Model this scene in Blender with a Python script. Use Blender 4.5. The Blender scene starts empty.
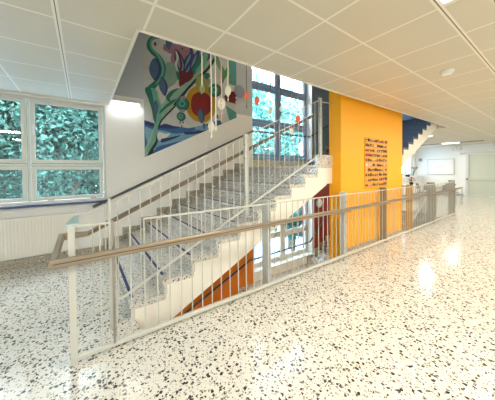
import bpy, math, random
from math import sin, cos, pi, radians
from mathutils import Vector, Matrix
random.seed(7)
COL = bpy.context.scene.collection

# ------------------------------------------------------------------ materials
def new_mat(name):
    m = bpy.data.materials.new(name); m.use_nodes = True
    nt = m.node_tree
    return m, nt, nt.nodes['Principled BSDF']
def plain(name, col, rough=.5, metal=0., bump=0., bscale=60, var=0.0, coat=0., emit=None, es=0):
    m, nt, b = new_mat(name)
    b.inputs['Base Color'].default_value = (*col, 1)
    b.inputs['Roughness'].default_value = rough
    b.inputs['Metallic'].default_value = metal
    b.inputs['Coat Weight'].default_value = coat
    tc = nt.nodes.new('ShaderNodeTexCoord')
    n = nt.nodes.new('ShaderNodeTexNoise'); n.inputs['Scale'].default_value = bscale
    n.inputs['Detail'].default_value = 4
    nt.links.new(tc.outputs['Object'], n.inputs['Vector'])
    if var:
        mx = nt.nodes.new('ShaderNodeMix'); mx.data_type = 'RGBA'
        mx.inputs['A'].default_value = (*[c*(1-var) for c in col], 1)
        mx.inputs['B'].default_value = (*[min(1, c*(1+var)) for c in col], 1)
        nt.links.new(n.outputs['Fac'], mx.inputs['Factor'])
        nt.links.new(mx.outputs['Result'], b.inputs['Base Color'])
    if bump:
        bp = nt.nodes.new('ShaderNodeBump'); bp.inputs['Strength'].default_value = bump
        bp.inputs['Distance'].default_value = .002
        nt.links.new(n.outputs['Fac'], bp.inputs['Height'])
        nt.links.new(bp.outputs['Normal'], b.inputs['Normal'])
    if emit:
        b.inputs['Emission Color'].default_value = (*emit, 1)
        b.inputs['Emission Strength'].default_value = es
    return m

def terrazzo(name, base, chips, scale=26, thr=.30, rough=.18, dens=.5, spec=.5):
    """cement matrix with stone chips: voronoi cells, of which a share holds a chip"""
    m, nt, b = new_mat(name)
    N = nt.nodes; L = nt.links
    tc = N.new('ShaderNodeTexCoord')
    nz = N.new('ShaderNodeTexNoise'); nz.inputs['Scale'].default_value = scale*1.6; nz.inputs['Detail'].default_value = 1
    L.new(tc.outputs['Object'], nz.inputs['Vector'])
    mad = N.new('ShaderNodeVectorMath'); mad.operation = 'MULTIPLY_ADD'
    mad.inputs[1].default_value = (.022, .022, .022)
    L.new(nz.outputs['Color'], mad.inputs[0]); L.new(tc.outputs['Object'], mad.inputs[2])
    # slow tint variation of the cement
    n2 = N.new('ShaderNodeTexNoise'); n2.inputs['Scale'].default_value = 5; n2.inputs['Detail'].default_value = 6
    L.new(tc.outputs['Object'], n2.inputs['Vector'])
    mx = N.new('ShaderNodeMix'); mx.data_type = 'RGBA'
    mx.inputs['A'].default_value = (*[c*.86 for c in base], 1); mx.inputs['B'].default_value = (*[min(1, c*1.06) for c in base], 1)
    L.new(n2.outputs['Fac'], mx.inputs['Factor'])
    cur = mx.outputs['Result']
    for k, (s, t, d, cols) in enumerate(chips):
        v = N.new('ShaderNodeTexVoronoi'); v.inputs['Scale'].default_value = scale*s
        L.new(mad.outputs[0], v.inputs['Vector'])
        sep = N.new('ShaderNodeSeparateColor'); L.new(v.outputs['Color'], sep.inputs[0])
        # size of the chip varies by cell
        sz = N.new('ShaderNodeMath'); sz.operation = 'MULTIPLY'; sz.inputs[1].default_value = t
        L.new(sep.outputs[0], sz.inputs[0])
        szb = N.new('ShaderNodeMath'); szb.operation = 'ADD'; szb.inputs[1].default_value = t*.5
        L.new(sz.outputs[0], szb.inputs[0])
        lt = N.new('ShaderNodeMath'); lt.operation = 'LESS_THAN'
        L.new(v.outputs['Distance'], lt.inputs[0]); L.new(szb.outputs[0], lt.inputs[1])
        pick = N.new('ShaderNodeMath'); pick.operation = 'LESS_THAN'; pick.inputs[1].default_value = d
        L.new(sep.outputs[1], pick.inputs[0])
        msk = N.new('ShaderNodeMath'); msk.operation = 'MULTIPLY'
        L.new(lt.outputs[0], msk.inputs[0]); L.new(pick.outputs[0], msk.inputs[1])
        cr = N.new('ShaderNodeValToRGB'); cr.color_ramp.interpolation = 'CONSTANT'
        e = cr.color_ramp.elements
        for i, c in enumerate(cols):
            p = i/len(cols)
            el = e[i] if i < 2 else e.new(p)
            el.position = p; el.color = (*c, 1)
        L.new(sep.outputs[2], cr.inputs[0])
        mm = N.new('ShaderNodeMix'); mm.data_type = 'RGBA'
        L.new(msk.outputs[0], mm.inputs['Factor']); L.new(cur, mm.inputs['A']); L.new(cr.outputs[0], mm.inputs['B'])
        cur = mm.outputs['Result']
    L.new(cur, b.inputs['Base Color'])
    b.inputs['Roughness'].default_value = rough
    b.inputs['Specular IOR Level'].default_value = spec
    return m

DK = [(.02, .022, .03), (.05, .05, .055), (.10, .09, .085), (.035, .035, .05)]
MD = [(.30, .26, .19), (.17, .16, .15), (.42, .38, .30), (.25, .22, .18)]
LT = [(.62, .55, .42), (.8, .78, .72), (.55, .50, .42), (.75, .68, .55)]
M = {}
M['floor'] = terrazzo('terrazzo_floor', (.70, .68, .615), [(1.0, .42, .6, LT), (1.5, .30, .50, MD), (2.1, .30, .32, DK), (1.0, .33, .62, DK)], scale=35, rough=.17)
M['steps'] = terrazzo('terrazzo_steps', (.64, .62, .58), [(1.3, .38, .5, LT), (1.5, .34, .65, MD), (1.2, .30, .42, DK)], scale=34, rough=.2, spec=.8)
M['skirt'] = terrazzo('terrazzo_skirting', (.42, .38, .30), [(1.3, .38, .5, MD), (1.6, .33, .5, DK), (1.3, .30, .3, LT)], scale=34, rough=.3)
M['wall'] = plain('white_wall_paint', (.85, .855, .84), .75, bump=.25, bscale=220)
M['wall_up'] = plain('grey_blue_stairwell_wall', (.50, .55, .60), .7, bump=.25, bscale=220)  # upper part of the stair wall, darker and bluer than below
M['stringer'] = plain('cream_stringer_paint', (.82, .79, .71), .6, bump=.15, bscale=160)
M['yellow'] = plain('yellow_orange_wall_paint', (.90, .40, .003), .55, bump=.3, bscale=180)
M['orange'] = plain('burnt_orange_wall_paint', (.70, .20, .012), .6, bump=.3, bscale=180)
M['red'] = plain('dark_red_wall_paint', (.26, .018, .010), .6, bump=.3, bscale=180)
M['blue'] = plain('slate_blue_wall_paint', (.16, .22, .31), .65, bump=.3, bscale=180)
M['navy'] = plain('navy_wall_paint', (.035, .075, .15), .6, bump=.3, bscale=180)
M['frame'] = plain('white_window_frame', (.70, .72, .68), .35)
M['frame_blue'] = plain('grey_blue_window_frame', (.20, .29, .45), .4)
M['gasket'] = plain('black_gasket', (.05, .05, .05), .6)
M['sill'] = plain('dark_blue_sill', (.045, .065, .16), .3, var=.2, bscale=30)
M['radiator'] = plain('radiator_enamel', (.84, .82, .76), .35)
M['rail'] = plain('cream_rail_paint', (.52, .52, .465), .4)
M['post'] = plain('grey_post_paint', (.52, .53, .50), .4, var=.06, bscale=20)
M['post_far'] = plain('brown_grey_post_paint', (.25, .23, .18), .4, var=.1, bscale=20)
M['post_reflect'] = plain('post_orange_reflection', (.44, .31, .12), .4, var=.1, bscale=20)  # orange wall's reflection put into the colour of one post
M['plate'] = plain('plate_painted_reflection', (.50, .60, .60), .3, metal=.3)  # pale blue is a reflection put into the cap plate's colour
M['hand'] = plain('brushed_bronze_handrail', (.32, .26, .185), .4, metal=.45)
M['inlay'] = plain('dark_handrail_groove', (.09, .07, .055), .4)
M['darkhand'] = plain('dark_steel_handrail', (.09, .095, .11), .4, metal=.5)
M['steel'] = plain('stainless_fitting', (.35, .33, .30), .3, metal=.8)
M['steps_blue'] = plain('slate_blue_steps', (.045, .075, .13), .5, var=.4, bscale=40)  # dark slate blue for whole steps of the upper flight
M['strip'] = plain('dark_blue_step_strip', (.016, .03, .10), .8)
M['white'] = plain('white_plastic', (.82, .82, .80), .4)
M['whiteboard'] = plain('whiteboard_enamel', (.86, .86, .85), .25)
M['alu'] = plain('aluminium_trim', (.45, .46, .47), .4, metal=.4)
M['grey'] = plain('grey_plastic', (.30, .34, .40), .5)
M['black'] = plain('black_plastic', (.02, .02, .022), .4)
M['chair_grey'] = plain('grey_chair_shell', (.14, .13, .12), .5)
M['wood'] = plain('pale_wood', (.42, .32, .18), .5, var=.15, bscale=12)
M['vent'] = plain('dark_ceiling_slot', (.10, .08, .07), .6)
M['lamp'] = plain('lit_diffuser', (.9, .9, .88), .4, emit=(1, .96, .90), es=6)
M['lamp_soft'] = plain('lit_tube', (.9, .9, .88), .4, emit=(.93, .97, 1), es=2.6)
M['trim'] = plain('ceiling_edge_trim', (.78, .76, .68), .5)
M['string'] = plain('cream_cord', (.86, .80, .64), .8)
M['string_dark'] = plain('brown_beaded_cord', (.16, .11, .08), .7, var=.5, bscale=90)
M['string_pink'] = plain('pink_cord', (.72, .33, .30), .8)
M['leaf_white'] = plain('white_felt', (.88, .85, .76), .85, bump=.4, bscale=120)
M['leaf_orange'] = plain('orange_felt', (.92, .27, .17), .8, bump=.4, bscale=120)
M['leaf_green'] = plain('sage_green_felt', (.30, .36, .22), .8, bump=.4, bscale=120)
M['bark'] = plain('tree_bark', (.10, .085, .06), .9, bump=1, bscale=20, var=.4)
M['ground'] = plain('paving_blue_reflection', (.20, .27, .36), .9, bump=1, bscale=.5, var=.5)  # blue stands in for bluish reflections at the lower window
M['flower'] = plain('red_petals', (.55, .01, .03), .7)
M['plantleaf'] = plain('dark_green_leaf', (.03, .12, .05), .6)
M['dried'] = plain('dried_flower_heads', (.42, .30, .28), .9, var=.5, bscale=30)

def foliage_mat(name, a, b_):
    m, nt, b = new_mat(name)
    N, L = nt.nodes, nt.links
    g = N.new('ShaderNodeNewGeometry')
    mx = N.new('ShaderNodeMix'); mx.data_type = 'RGBA'
    mx.inputs['A'].default_value = (*a, 1); mx.inputs['B'].default_value = (*b_, 1)
    L.new(g.outputs['Random Per Island'], mx.inputs['Factor'])
    L.new(mx.outputs['Result'], b.inputs['Base Color'])
    b.inputs['Roughness'].default_value = .55
    tr = N.new('ShaderNodeBsdfTranslucent'); L.new(mx.outputs['Result'], tr.inputs['Color'])
    ms = N.new('ShaderNodeMixShader'); ms.inputs[0].default_value = .3
    L.new(b.outputs[0], ms.inputs[1]); L.new(tr.outputs[0], ms.inputs[2])
    L.new(ms.outputs[0], N['Material Output'].inputs[0])
    return m
M['fol_a'] = foliage_mat('teal_leaves', (.001, .018, .015), (.09, .27, .20))
M['fol_b'] = foliage_mat('pale_teal_leaves', (.05, .26, .23), (.34, .66, .60))
M['fol_c'] = foliage_mat('deep_leaves', (.01, .07, .06), (.06, .28, .22))

def glass_mat(name, tint, refl=.08, rough=0.0):
    m = bpy.data.materials.new(name); m.use_nodes = True
    nt = m.node_tree; N, L = nt.nodes, nt.links
    N.clear()
    out = N.new('ShaderNodeOutputMaterial')
    t = N.new('ShaderNodeBsdfTransparent'); t.inputs[0].default_value = (*tint, 1)
    g = N.new('ShaderNodeBsdfGlossy'); g.inputs['Roughness'].default_value = rough
    lw = N.new('ShaderNodeLayerWeight'); lw.inputs[0].default_value = .5
    pw = N.new('ShaderNodeMath'); pw.operation = 'POWER'; pw.inputs[1].default_value = 4; L.new(lw.outputs['Facing'], pw.inputs[0])
    f = N.new('ShaderNodeMath'); f.operation = 'MULTIPLY_ADD'; f.inputs[1].default_value = .8; f.inputs[2].default_value = .04; L.new(pw.outputs[0], f.inputs[0])
    mx = N.new('ShaderNodeMixShader')
    L.new(f.outputs[0], mx.inputs[0]); L.new(t.outputs[0], mx.inputs[1]); L.new(g.outputs[0], mx.inputs[2])
    L.new(mx.outputs[0], out.inputs[0])
    return m
M['glass'] = glass_mat('window_glass', (.93, .97, 1.0))
m, nt, b = new_mat('frosted_glass'); M['frost'] = m
b.inputs['Base Color'].default_value = (.60, .64, .55, 1); b.inputs['Roughness'].default_value = .35
b.inputs['Specular IOR Level'].default_value = .6

# ceiling tiles : 0.627 m grid with pale joints, fine perforation
m, nt, b = new_mat('ceiling_tiles'); M['ceil'] = m
N, L = nt.nodes, nt.links
tc = N.new('ShaderNodeTexCoord'); sx = N.new('ShaderNodeSeparateXYZ'); L.new(tc.outputs['Object'], sx.inputs[0])
def mth(op, a, bval=None, c=None):
    n = N.new('ShaderNodeMath'); n.operation = op
    for i, v in enumerate((a, bval, c)):
        if v is None: continue
        if isinstance(v, (int, float)): n.inputs[i].default_value = v
        else: L.new(v, n.inputs[i])
    return n.outputs[0]
def joint(s, off, p, w):
    d = mth('PINGPONG', mth('SUBTRACT', s, off), p/2)      # distance to the nearest joint
    return mth('LESS_THAN', d, w)
def single(s, at, w): return mth('LESS_THAN', mth('ABSOLUTE', mth('SUBTRACT', s, at)), w)
jx = joint(sx.outputs[0], .475, .628, .010); jy = joint(sx.outputs[1], .635, .627, .010)
wide = mth('MAXIMUM', single(sx.outputs[0], -.153, .022), mth('MAXIMUM', single(sx.outputs[1], 1.889, .016), single(sx.outputs[1], .635, .022)))
J = mth('MAXIMUM', mth('MAXIMUM', jx, jy), wide)
dark = mth('MAXIMUM', single(sx.outputs[0], -.153, .004), single(sx.outputs[1], .635, .005))
nz = N.new('ShaderNodeTexNoise'); nz.inputs['Scale'].default_value = 1.3; nz.inputs['Detail'].default_value = 3
L.new(tc.outputs['Object'], nz.inputs['Vector'])
pf = N.new('ShaderNodeTexVoronoi'); pf.inputs['Scale'].default_value = 75; pf.inputs['Randomness'].default_value = .2
L.new(tc.outputs['Object'], pf.inputs['Vector'])
pm = N.new('ShaderNodeMix'); pm.data_type = 'RGBA'; pm.inputs['A'].default_value = (.52, .485, .385, 1); pm.inputs['B'].default_value = (.64, .60, .485, 1)
L.new(mth('MULTIPLY_ADD', nz.outputs['Fac'], .5, mth('MULTIPLY', pf.outputs['Distance'], .9)), pm.inputs['Factor'])
m1 = N.new('ShaderNodeMix'); m1.data_type = 'RGBA'; m1.inputs['B'].default_value = (.80, .77, .66, 1)
L.new(J, m1.inputs['Factor']); L.new(pm.outputs['Result'], m1.inputs['A'])
m2 = N.new('ShaderNodeMix'); m2.data_type = 'RGBA'; m2.inputs['B'].default_value = (.16, .15, .13, 1)
L.new(dark, m2.inputs['Factor']); L.new(m1.outputs['Result'], m2.inputs['A'])
L.new(m2.outputs['Result'], b.inputs['Base Color']); b.inputs['Roughness'].default_value = .42

# ------------------------------------------------------------------ geometry helpers
class MB:
    def __init__(s): s.v = []; s.f = []; s.mi = []; s.mats = []; s.cur = 0
    def mat(s, m):
        if m not in s.mats: s.mats.append(m)
        s.cur = s.mats.index(m); return s
    def add(s, v, f):
        o = len(s.v); s.v += [tuple(p) for p in v]
        for q in f: s.f.append(tuple(i+o for i in q)); s.mi.append(s.cur)
        return s
    def box(s, x0, x1, y0, y1, z0, z1):
        return s.add([(x0,y0,z0),(x1,y0,z0),(x1,y1,z0),(x0,y1,z0),(x0,y0,z1),(x1,y0,z1),(x1,y1,z1),(x0,y1,z1)],
                     [(0,3,2,1),(4,5,6,7),(0,1,5,4),(1,2,6,5),(2,3,7,6),(3,0,4,7)])
    def prism_y(s, pts, y0, y1):
        """polygon in XZ (counter-clockwise seen from -Y) pushed from y0 to y1"""
        n = len(pts)
        v = [(x, y0, z) for x, z in pts]+[(x, y1, z) for x, z in pts]
        return s.add(v, [tuple(range(n)), tuple(range(2*n-1, n-1, -1))]+[(i, i+n, (i+1) % n+n, (i+1) % n) for i in range(n)])
    def tube(s, pts, r, n=10, sq=None):
        """round (or rectangular when sq=(w,h)) bar through pts with mitred corners"""
        P = [Vector(p) for p in pts]; rings = []
        for i, p in enumerate(P):
            a = (P[i]-P[i-1]).normalized() if i > 0 else (P[1]-P[0]).normalized()
            c = (P[i+1]-P[i]).normalized() if i < len(P)-1 else a
            t = (a+c); t = t.normalized() if t.length > 1e-6 else a
            up = Vector((0, 0, 1)) if abs(t.z) < .98 else Vector((1, 0, 0))
            sd = t.cross(up).normalized(); u = sd.cross(t).normalized()
            k = 1/max(.5, a.dot(t))
            if sq:
                w, h = sq[0]/2, sq[1]/2; cb = min(w, h)*.35
                prof = [(w, -h+cb), (w, h-cb), (w-cb, h), (-w+cb, h), (-w, h-cb), (-w, -h+cb), (-w+cb, -h), (w-cb, -h)]
            else:
                prof = [(r*cos(2*pi*j/n), r*sin(2*pi*j/n)) for j in range(n)]
            rings.append([p+sd*x*k+u*y*(k if abs(a.z-c.z) > .01 else 1) for x, y in prof])
        m = len(rings[0]); v = [q for rg in rings for q in rg]; f = []
        for i in range(len(rings)-1):
            for j in range(m):
                f.append((i*m+j, i*m+(j+1) % m, (i+1)*m+(j+1) % m, (i+1)*m+j))
        f.append(tuple(range(m-1, -1, -1))); f.append(tuple((len(rings)-1)*m+j for j in range(m)))
        return s.add(v, f)
    def lathe(s, prof, c, axis='z', n=20, sy=1.):
        """profile [(r, h)] turned round an axis through c"""
        v = []; f = []
        for r, h in prof:
            for j in range(n):
                a = 2*pi*j/n; p, q = r*cos(a), r*sin(a)*sy
                v.append({'z': (c[0]+p, c[1]+q, c[2]+h), 'y': (c[0]+p, c[1]+h, c[2]+q), 'x': (c[0]+h, c[1]+p, c[2]+q)}[axis])
        for i in range(len(prof)-1):
            for j in range(n): f.append((i*n+j, i*n+(j+1) % n, (i+1)*n+(j+1) % n, (i+1)*n+j))
        f.append(tuple(range(n-1, -1, -1))); f.append(tuple((len(prof)-1)*n+j for j in range(n)))
        return s.add(v, f)
    def build(s, name, mat=None, parent=None, bevel=0, smooth=False, loc=None):
        me = bpy.data.meshes.new(name)
        off = Vector(loc) if loc else (Vector(parent.location) if parent and parent.type == 'EMPTY' else Vector((0, 0, 0)))
        if parent and parent.type != 'EMPTY': off = Vector(parent.get('_o', (0, 0, 0)))
        me.from_pydata([tuple(Vector(p)-off) for p in s.v], [], s.f)
        if mat: me.materials.append(mat)
        else:
            for q in s.mats: me.materials.append(q)
            me.polygons.foreach_set('material_index', s.mi)
        import bmesh
        bm = bmesh.new(); bm.from_mesh(me); bmesh.ops.recalc_face_normals(bm, faces=bm.faces); bm.to_mesh(me); bm.free()
        if smooth:
            me.polygons.foreach_set('use_smooth', [True]*len(me.polygons))
            me.set_sharp_from_angle(angle=radians(40))
        o = bpy.data.objects.new(name, me); COL.objects.link(o)
        if parent: o.parent = parent
        if loc: o.location = loc
        OFF[o.name] = off
        if parent and parent.type != 'EMPTY': o['_o'] = tuple(off)
        if bevel:
            bv = o.modifiers.new('bevel', 'BEVEL'); bv.width = bevel; bv.segments = 2; bv.limit_method = 'ANGLE'
        return o
OFF = {}
def sub(parent_obj, mb, name, mat=None, **k):
    """a piece under a mesh part: same local frame as its parent mesh"""
    off = OFF[parent_obj.name]
    q = MB(); q.v = [tuple(Vector(p)-off) for p in mb.v]; q.f = mb.f; q.mi = mb.mi; q.mats = mb.mats
    o = q.build(name, mat, None, **k); o.parent = parent_obj; OFF[o.name] = off
    return o
def thing(name, label, cat, loc=(0, 0, 0), group=None):
    o = bpy.data.objects.new(name, None); COL.objects.link(o); o.location = loc; o.empty_display_size = .1
    tag(o, label, cat, group); return o
def tag(o, label, cat, group=None, kind=None):
    o['label'] = label; o['category'] = cat
    if group: o['group'] = group
    if kind: o['kind'] = kind
    return o
def struct(o, label, cat):
    o['kind'] = 'structure'; o['label'] = label; o['category'] = cat; return o

# ------------------------------------------------------------------ camera (fitted to the vanishing lines)
CAM_H = 1.515; FPX = 232.3; YAW, PIT, ROL, SY = .6165, -.0181, -.0099, -25.36
cy, sy_ = cos(YAW), sin(YAW)
F = Vector((sy_*cos(PIT), cy*cos(PIT), sin(PIT))); R0 = Vector((cy, -sy_, 0)); U0 = Vector((-sy_*sin(PIT), -cy*sin(PIT), cos(PIT)))
RR = R0*cos(ROL)+U0*sin(ROL); UU = -R0*sin(ROL)+U0*cos(ROL)
cam = bpy.data.cameras.new('camera'); cam.sensor_width = 36; cam.lens = FPX/495*36; cam.shift_y = SY/495
cam.clip_start = .05; cam.clip_end = 200
co = bpy.data.objects.new('camera', cam); COL.objects.link(co)
mw = Matrix.Identity(4)
for i in range(3):
    mw[i][0] = RR[i]; mw[i][1] = UU[i]; mw[i][2] = -F[i]
mw[2][3] = CAM_H; co.matrix_world = mw
bpy.context.scene.camera = co
def on_y(x, y, Y):
    """photo pixel -> (X, Z) on the wall plane at depth Y (used for the painted mural)"""
    d = F+RR*((x-247.5)/FPX)+UU*(-(y-200-SY)/FPX)
    k = Y/d.y
    return d.x*k, d.z*k+CAM_H

# ------------------------------------------------------------------ main dimensions
W = 5.15            # stair wall
CZ = 2.80           # ceiling
HX0, HX1, HY = .43, 9.35, 2.33   # stairwell opening
RISE, GO, XS, YS = .160, .326, .36, 2.60
L = 10*RISE         # mid landing level
XL = XS+9*GO        # landing edge, first flight
XB = 6.12           # first nosing of the second flight
BX0, BX1 = 3.83, 6.343   # window bay
TOP, BOT = 5.9, -3.2
OX0, OX1, OY = 3.76, 6.30, 2.42  # yellow core

# ------------------------------------------------------------------ shell
b = MB()
b.box(-3, HX0, -3.5, W, -.35, 0); b.box(HX0, HX1, -3.5, HY, -.35, 0); b.box(OX0, OX1, HY, OY, -.35, 0)
b.box(9.05, 17.4, HY, 5.9, -.35, 0); b.box(HX1, 17.4, -3.5, HY, -.35, 0)
struct(b.build('floor', M['floor']), 'speckled pale terrazzo floor of the hall around the stairwell', 'floor')
b = MB().box(-4, 12.5, -3.5, W, BOT-.2, BOT)
struct(b.build('floor_lower', M['floor']), 'terrazzo floor of the storey below', 'floor')
b = MB()
b.box(-3, HX0, -3.5, W, CZ, CZ+.4); b.box(HX0, HX1, -3.5, 2.30, CZ, CZ+.4); b.box(HX1, 17.4, -3.5, 5.9, CZ, CZ+.4)
ceil = struct(b.build('ceiling', M['ceil']), 'beige square ceiling tiles with pale joints around the stair opening', 'ceiling')
b = MB().box(HX0-.015, HX0+.012, 2.30, W-.01, CZ-.012, CZ+.03); b.box(HX0+.012, HX1, 2.285, 2.312, CZ-.012, CZ+.03)
struct(b.build('trim_1', M['trim']), 'thin pale edge profile round the ceiling opening', 'trim')
b = MB().box(-3, 17.4, -3.5, 6, TOP, TOP+.1)
struct(b.build('ceiling_upper', M['wall']), 'white ceiling high above the stairwell', 'ceiling')
# stair wall, from the left window to the window bay
b = MB(); T = .45
b.mat(M['wall'])
b.box(-3, -1.76, W, W+T, -.35, CZ+.4); b.box(-1.76, .36, W, W+T, -.35, .995); b.box(-1.76, .36, W, W+T, 2.765, CZ+.4)
b.box(.36, BX0, W, W+T, -.35, 3.0)
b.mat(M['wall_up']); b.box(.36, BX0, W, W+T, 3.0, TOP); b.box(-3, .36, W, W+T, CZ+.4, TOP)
b.mat(M['orange']); b.box(-4, BX0, W, W+T, BOT, -.35)
b.mat(M['wall']); b.box(BX0, BX1, W, W+T, L-.35, 1.83); b.box(BX0, BX1, W, W+T, 5.3, TOP); b.box(BX0, BX1, W, W+T, BOT, -1.32)
b.mat(M['red']); b.box(BX1, 9.6, W, W+T, BOT, L-.1)
b.mat(M['blue']); b.box(BX1, 9.6, W, W+T, L-.1, TOP)
struct(b.build('wall_back'), 'long stair wall, white beside the mural, orange and red below, slate blue above', 'wall')
b = MB().box(9.5, 9.6, W, 5.9, -.35, CZ+.4)
struct(b.build('wall_return', M['wall']), 'short return wall behind the stairwell', 'wall')
b = MB().box(9.5, 15.2, 5.9, 6.2, 0, CZ); b.box(15.2, 17.0, 5.9, 6.2, 0, 1.15); b.box(17.0, 17.4, 5.9, 6.2, 0, CZ); b.box(15.2, 17., 5.9, 6.2, 2.75, CZ)
struct(b.build('wall_recess', M['wall']), 'white window wall of the far recess', 'wall')
b = MB().box(17.35, 17.6, -3.5, 6.2, 0, CZ)
struct(b.build('wall_far', M['wall']), 'white far end wall with whiteboard and frosted door', 'wall')
b = MB().box(-3.2, -3, -3.6, W+.4, BOT, TOP)
struct(b.build('wall_left', M['wall']), 'white left wall outside the view', 'wall')
b = MB().box(-3, 17.6, -3.7, -3.5, BOT, TOP)
struct(b.build('wall_front', M['wall']), 'white wall behind the photographer', 'wall')
b = MB().box(11.5, 11.7, -3.5, 6.0, CZ+.4, TOP)
b.mat(M['navy'])
struct(b.build('wall_upper', M['navy']), 'navy blue wall at the head of the upper flight', 'wall')
b = MB().box(12.3, 12.5, -3.5, 6.0, BOT, -.35)
struct(b.build('wall_lower', M['wall']), 'end wall of the storey below', 'wall')
# yellow core with skirting
b = MB().box(OX0, 6.11, OY, 2.66, BOT, TOP).box(6.11, OX1, OY, 2.585, BOT, TOP)
struct(b.build('wall_core', M['yellow']), 'tall yellow orange core wall standing in the stairwell behind the railing', 'wall')
b = MB().box(OX0, OX1, OY-.012, OY, 0, .062)
struct(b.build('baseboard_core', M['skirt']), 'low speckled skirting of the yellow core wall', 'baseboard')
b = MB().box(-3, .34, W-.02, W, 0, .13)
struct(b.build('baseboard_back', M['skirt']), 'speckled brown skirting below the radiator', 'baseboard')
b = MB().box(17.33, 17.35, 3.6, 5.9, 0, .09)
struct(b.build('baseboard_far', M['alu']), 'grey skirting of the far wall', 'baseboard')
b = MB().box(-60, 60, W+.5, 60, -3.6, -3.5)
struct(b.build('ground', M['ground']), 'paving outside below the windows, blue reflections put into its colour', 'ground')

# ------------------------------------------------------------------ windows
def rect_ring(b, x0, x1, z0, z1, w, y0, y1):
    b.box(x0, x1, y0, y1, z0, z0+w); b.box(x0, x1, y0, y1, z1-w, z1)
    b.box(x0, x0+w, y0, y1, z0+w, z1-w); b.box(x1-w, x1, y0, y1, z0+w, z1-w)
def sash(par, x0, x1, z0, z1, w, y, mat, name='sash', gap=.008):
    b = MB(); rect_ring(b, x0+gap, x1-gap, z0+gap, z1-gap, w, y, y+.06)
    s = sub(par, b, name, mat, bevel=.006)
    g = MB(); rect_ring(g, x0+w+gap-.004, x1-w-gap+.004, z0+w+gap-.004, z1-w-gap+.004, .008, y+.02, y+.035)
    p = MB().box(x0+w+gap, x1-w-gap, y+.028, y+.034, z0+w+gap, z1-w-gap)
    return s, p, g
def window(name, label, x0, x1, z0, z1, y, mat, cols, rows, sw=.055, fw=.05, handle=None):
    b = MB(); rect_ring(b, x0, x1, z0, z1, fw, y, y+.09)
    for c in cols: b.box(c-.018, c+.018, y, y+.09, z0+fw, z1-fw)
    for r in rows: b.box(x0+fw, x1-fw, y, y+.09, r-.018, r+.018)
    o = b.build(name, mat, bevel=.004); struct(o, label, 'window')
    xs = [x0+fw]+[v for c in cols for v in (c-.018, c+.018)]+[x1-fw]
    zs = [z0+fw]+[v for r in rows for v in (r-.018, r+.018)]+[z1-fw]
    for i in range(0, len(xs), 2):
        for j in range(0, len(zs), 2):
            s, p, g = sash(o, xs[i], xs[i+1], zs[j], zs[j+1], sw, y-.02, mat)
            sub(s, p, 'pane', M['glass']); sub(s, g, 'gasket', M['gasket'])
    return o
w1 = window('window_1', 'white two-sash window with teal trees outside above the radiator', -1.76, .36, .995, 2.765, W+.07, M['frame'], [-.72], [1.645], sw=.06, fw=.035)
for x in (-.78, -.655):
    h = MB().box(x-.012, x+.012, W+.03, W+.05, 2.14, 2.26); h.box(x-.009, x+.009, W+.01, W+.03, 2.19, 2.30)
    sub(w1, h, 'window_handle', M['white'], bevel=.003)
h = MB()
for x in (-.45, .15): h.box(x-.04, x+.04, W+.035, W+.06, 1.035, 1.05)
sub(w1, h, 'hinge', M['steel'])
b = MB().box(-1.80, .40, W-.10, W+.08, .955, .99)
o = b.build('trim_2', M['sill'], bevel=.006); struct(o, 'dark blue window board under the left window', 'trim')
w2 = window('window_2', 'tall blue grey stair window behind the hanging leaf ornaments', BX0, BX1, 1.83, 5.3, W+.22, M['frame_blue'], [4.98], [2.90, 3.98], sw=.085, fw=.07)
w3 = window('window_3', 'lower stair window seen under the landing', BX0, BX1, -1.32, L-.35, W+.22, M['frame'], [5.12], [-.50], sw=.06, fw=.06)
b = MB().box(BX0-.02, BX1, W-.018, W-.0005, L, 1.80)
struct(b.build('baseboard_landing', M['steps']), 'speckled terrazzo upstand between landing and tall window', 'baseboard')
b = MB().box(BX0, BX1, W-.04, W+.22, 1.80, 1.835)
struct(b.build('trim_3', M['frame_blue'], bevel=.005), 'grey blue sill of the tall stair window', 'trim')
b = MB().box(BX0, BX1, W-.04, W+.22, -1.35, -1.315)
struct(b.build('trim_4', M['frame'], bevel=.005), 'white sill of the lower stair window', 'trim')
b = MB().box(BX1-.02, BX1-.001, W+.001, W+.22, 1.835, 5.3)
struct(b.build('trim_5', M['frame']), 'bright right reveal of the tall stair window', 'trim')
b = MB().box(BX1-.02, BX1-.001, W+.001, W+.22, -1.315, L-.35)
struct(b.build('trim_6', M['frame']), 'white right reveal of the lower stair window', 'trim')
sub(w3, MB().box(5.02, 5.24, W+.19, W+.32, -1.30, L-.37), 'mullion', M['frame'])
w4 = window('window_4', 'narrow window of the far recess behind the dried flowers', 15.2, 17.0, 1.15, 2.75, 6.0, M['frame'], [16.1], [], sw=.05, fw=.05)

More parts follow.
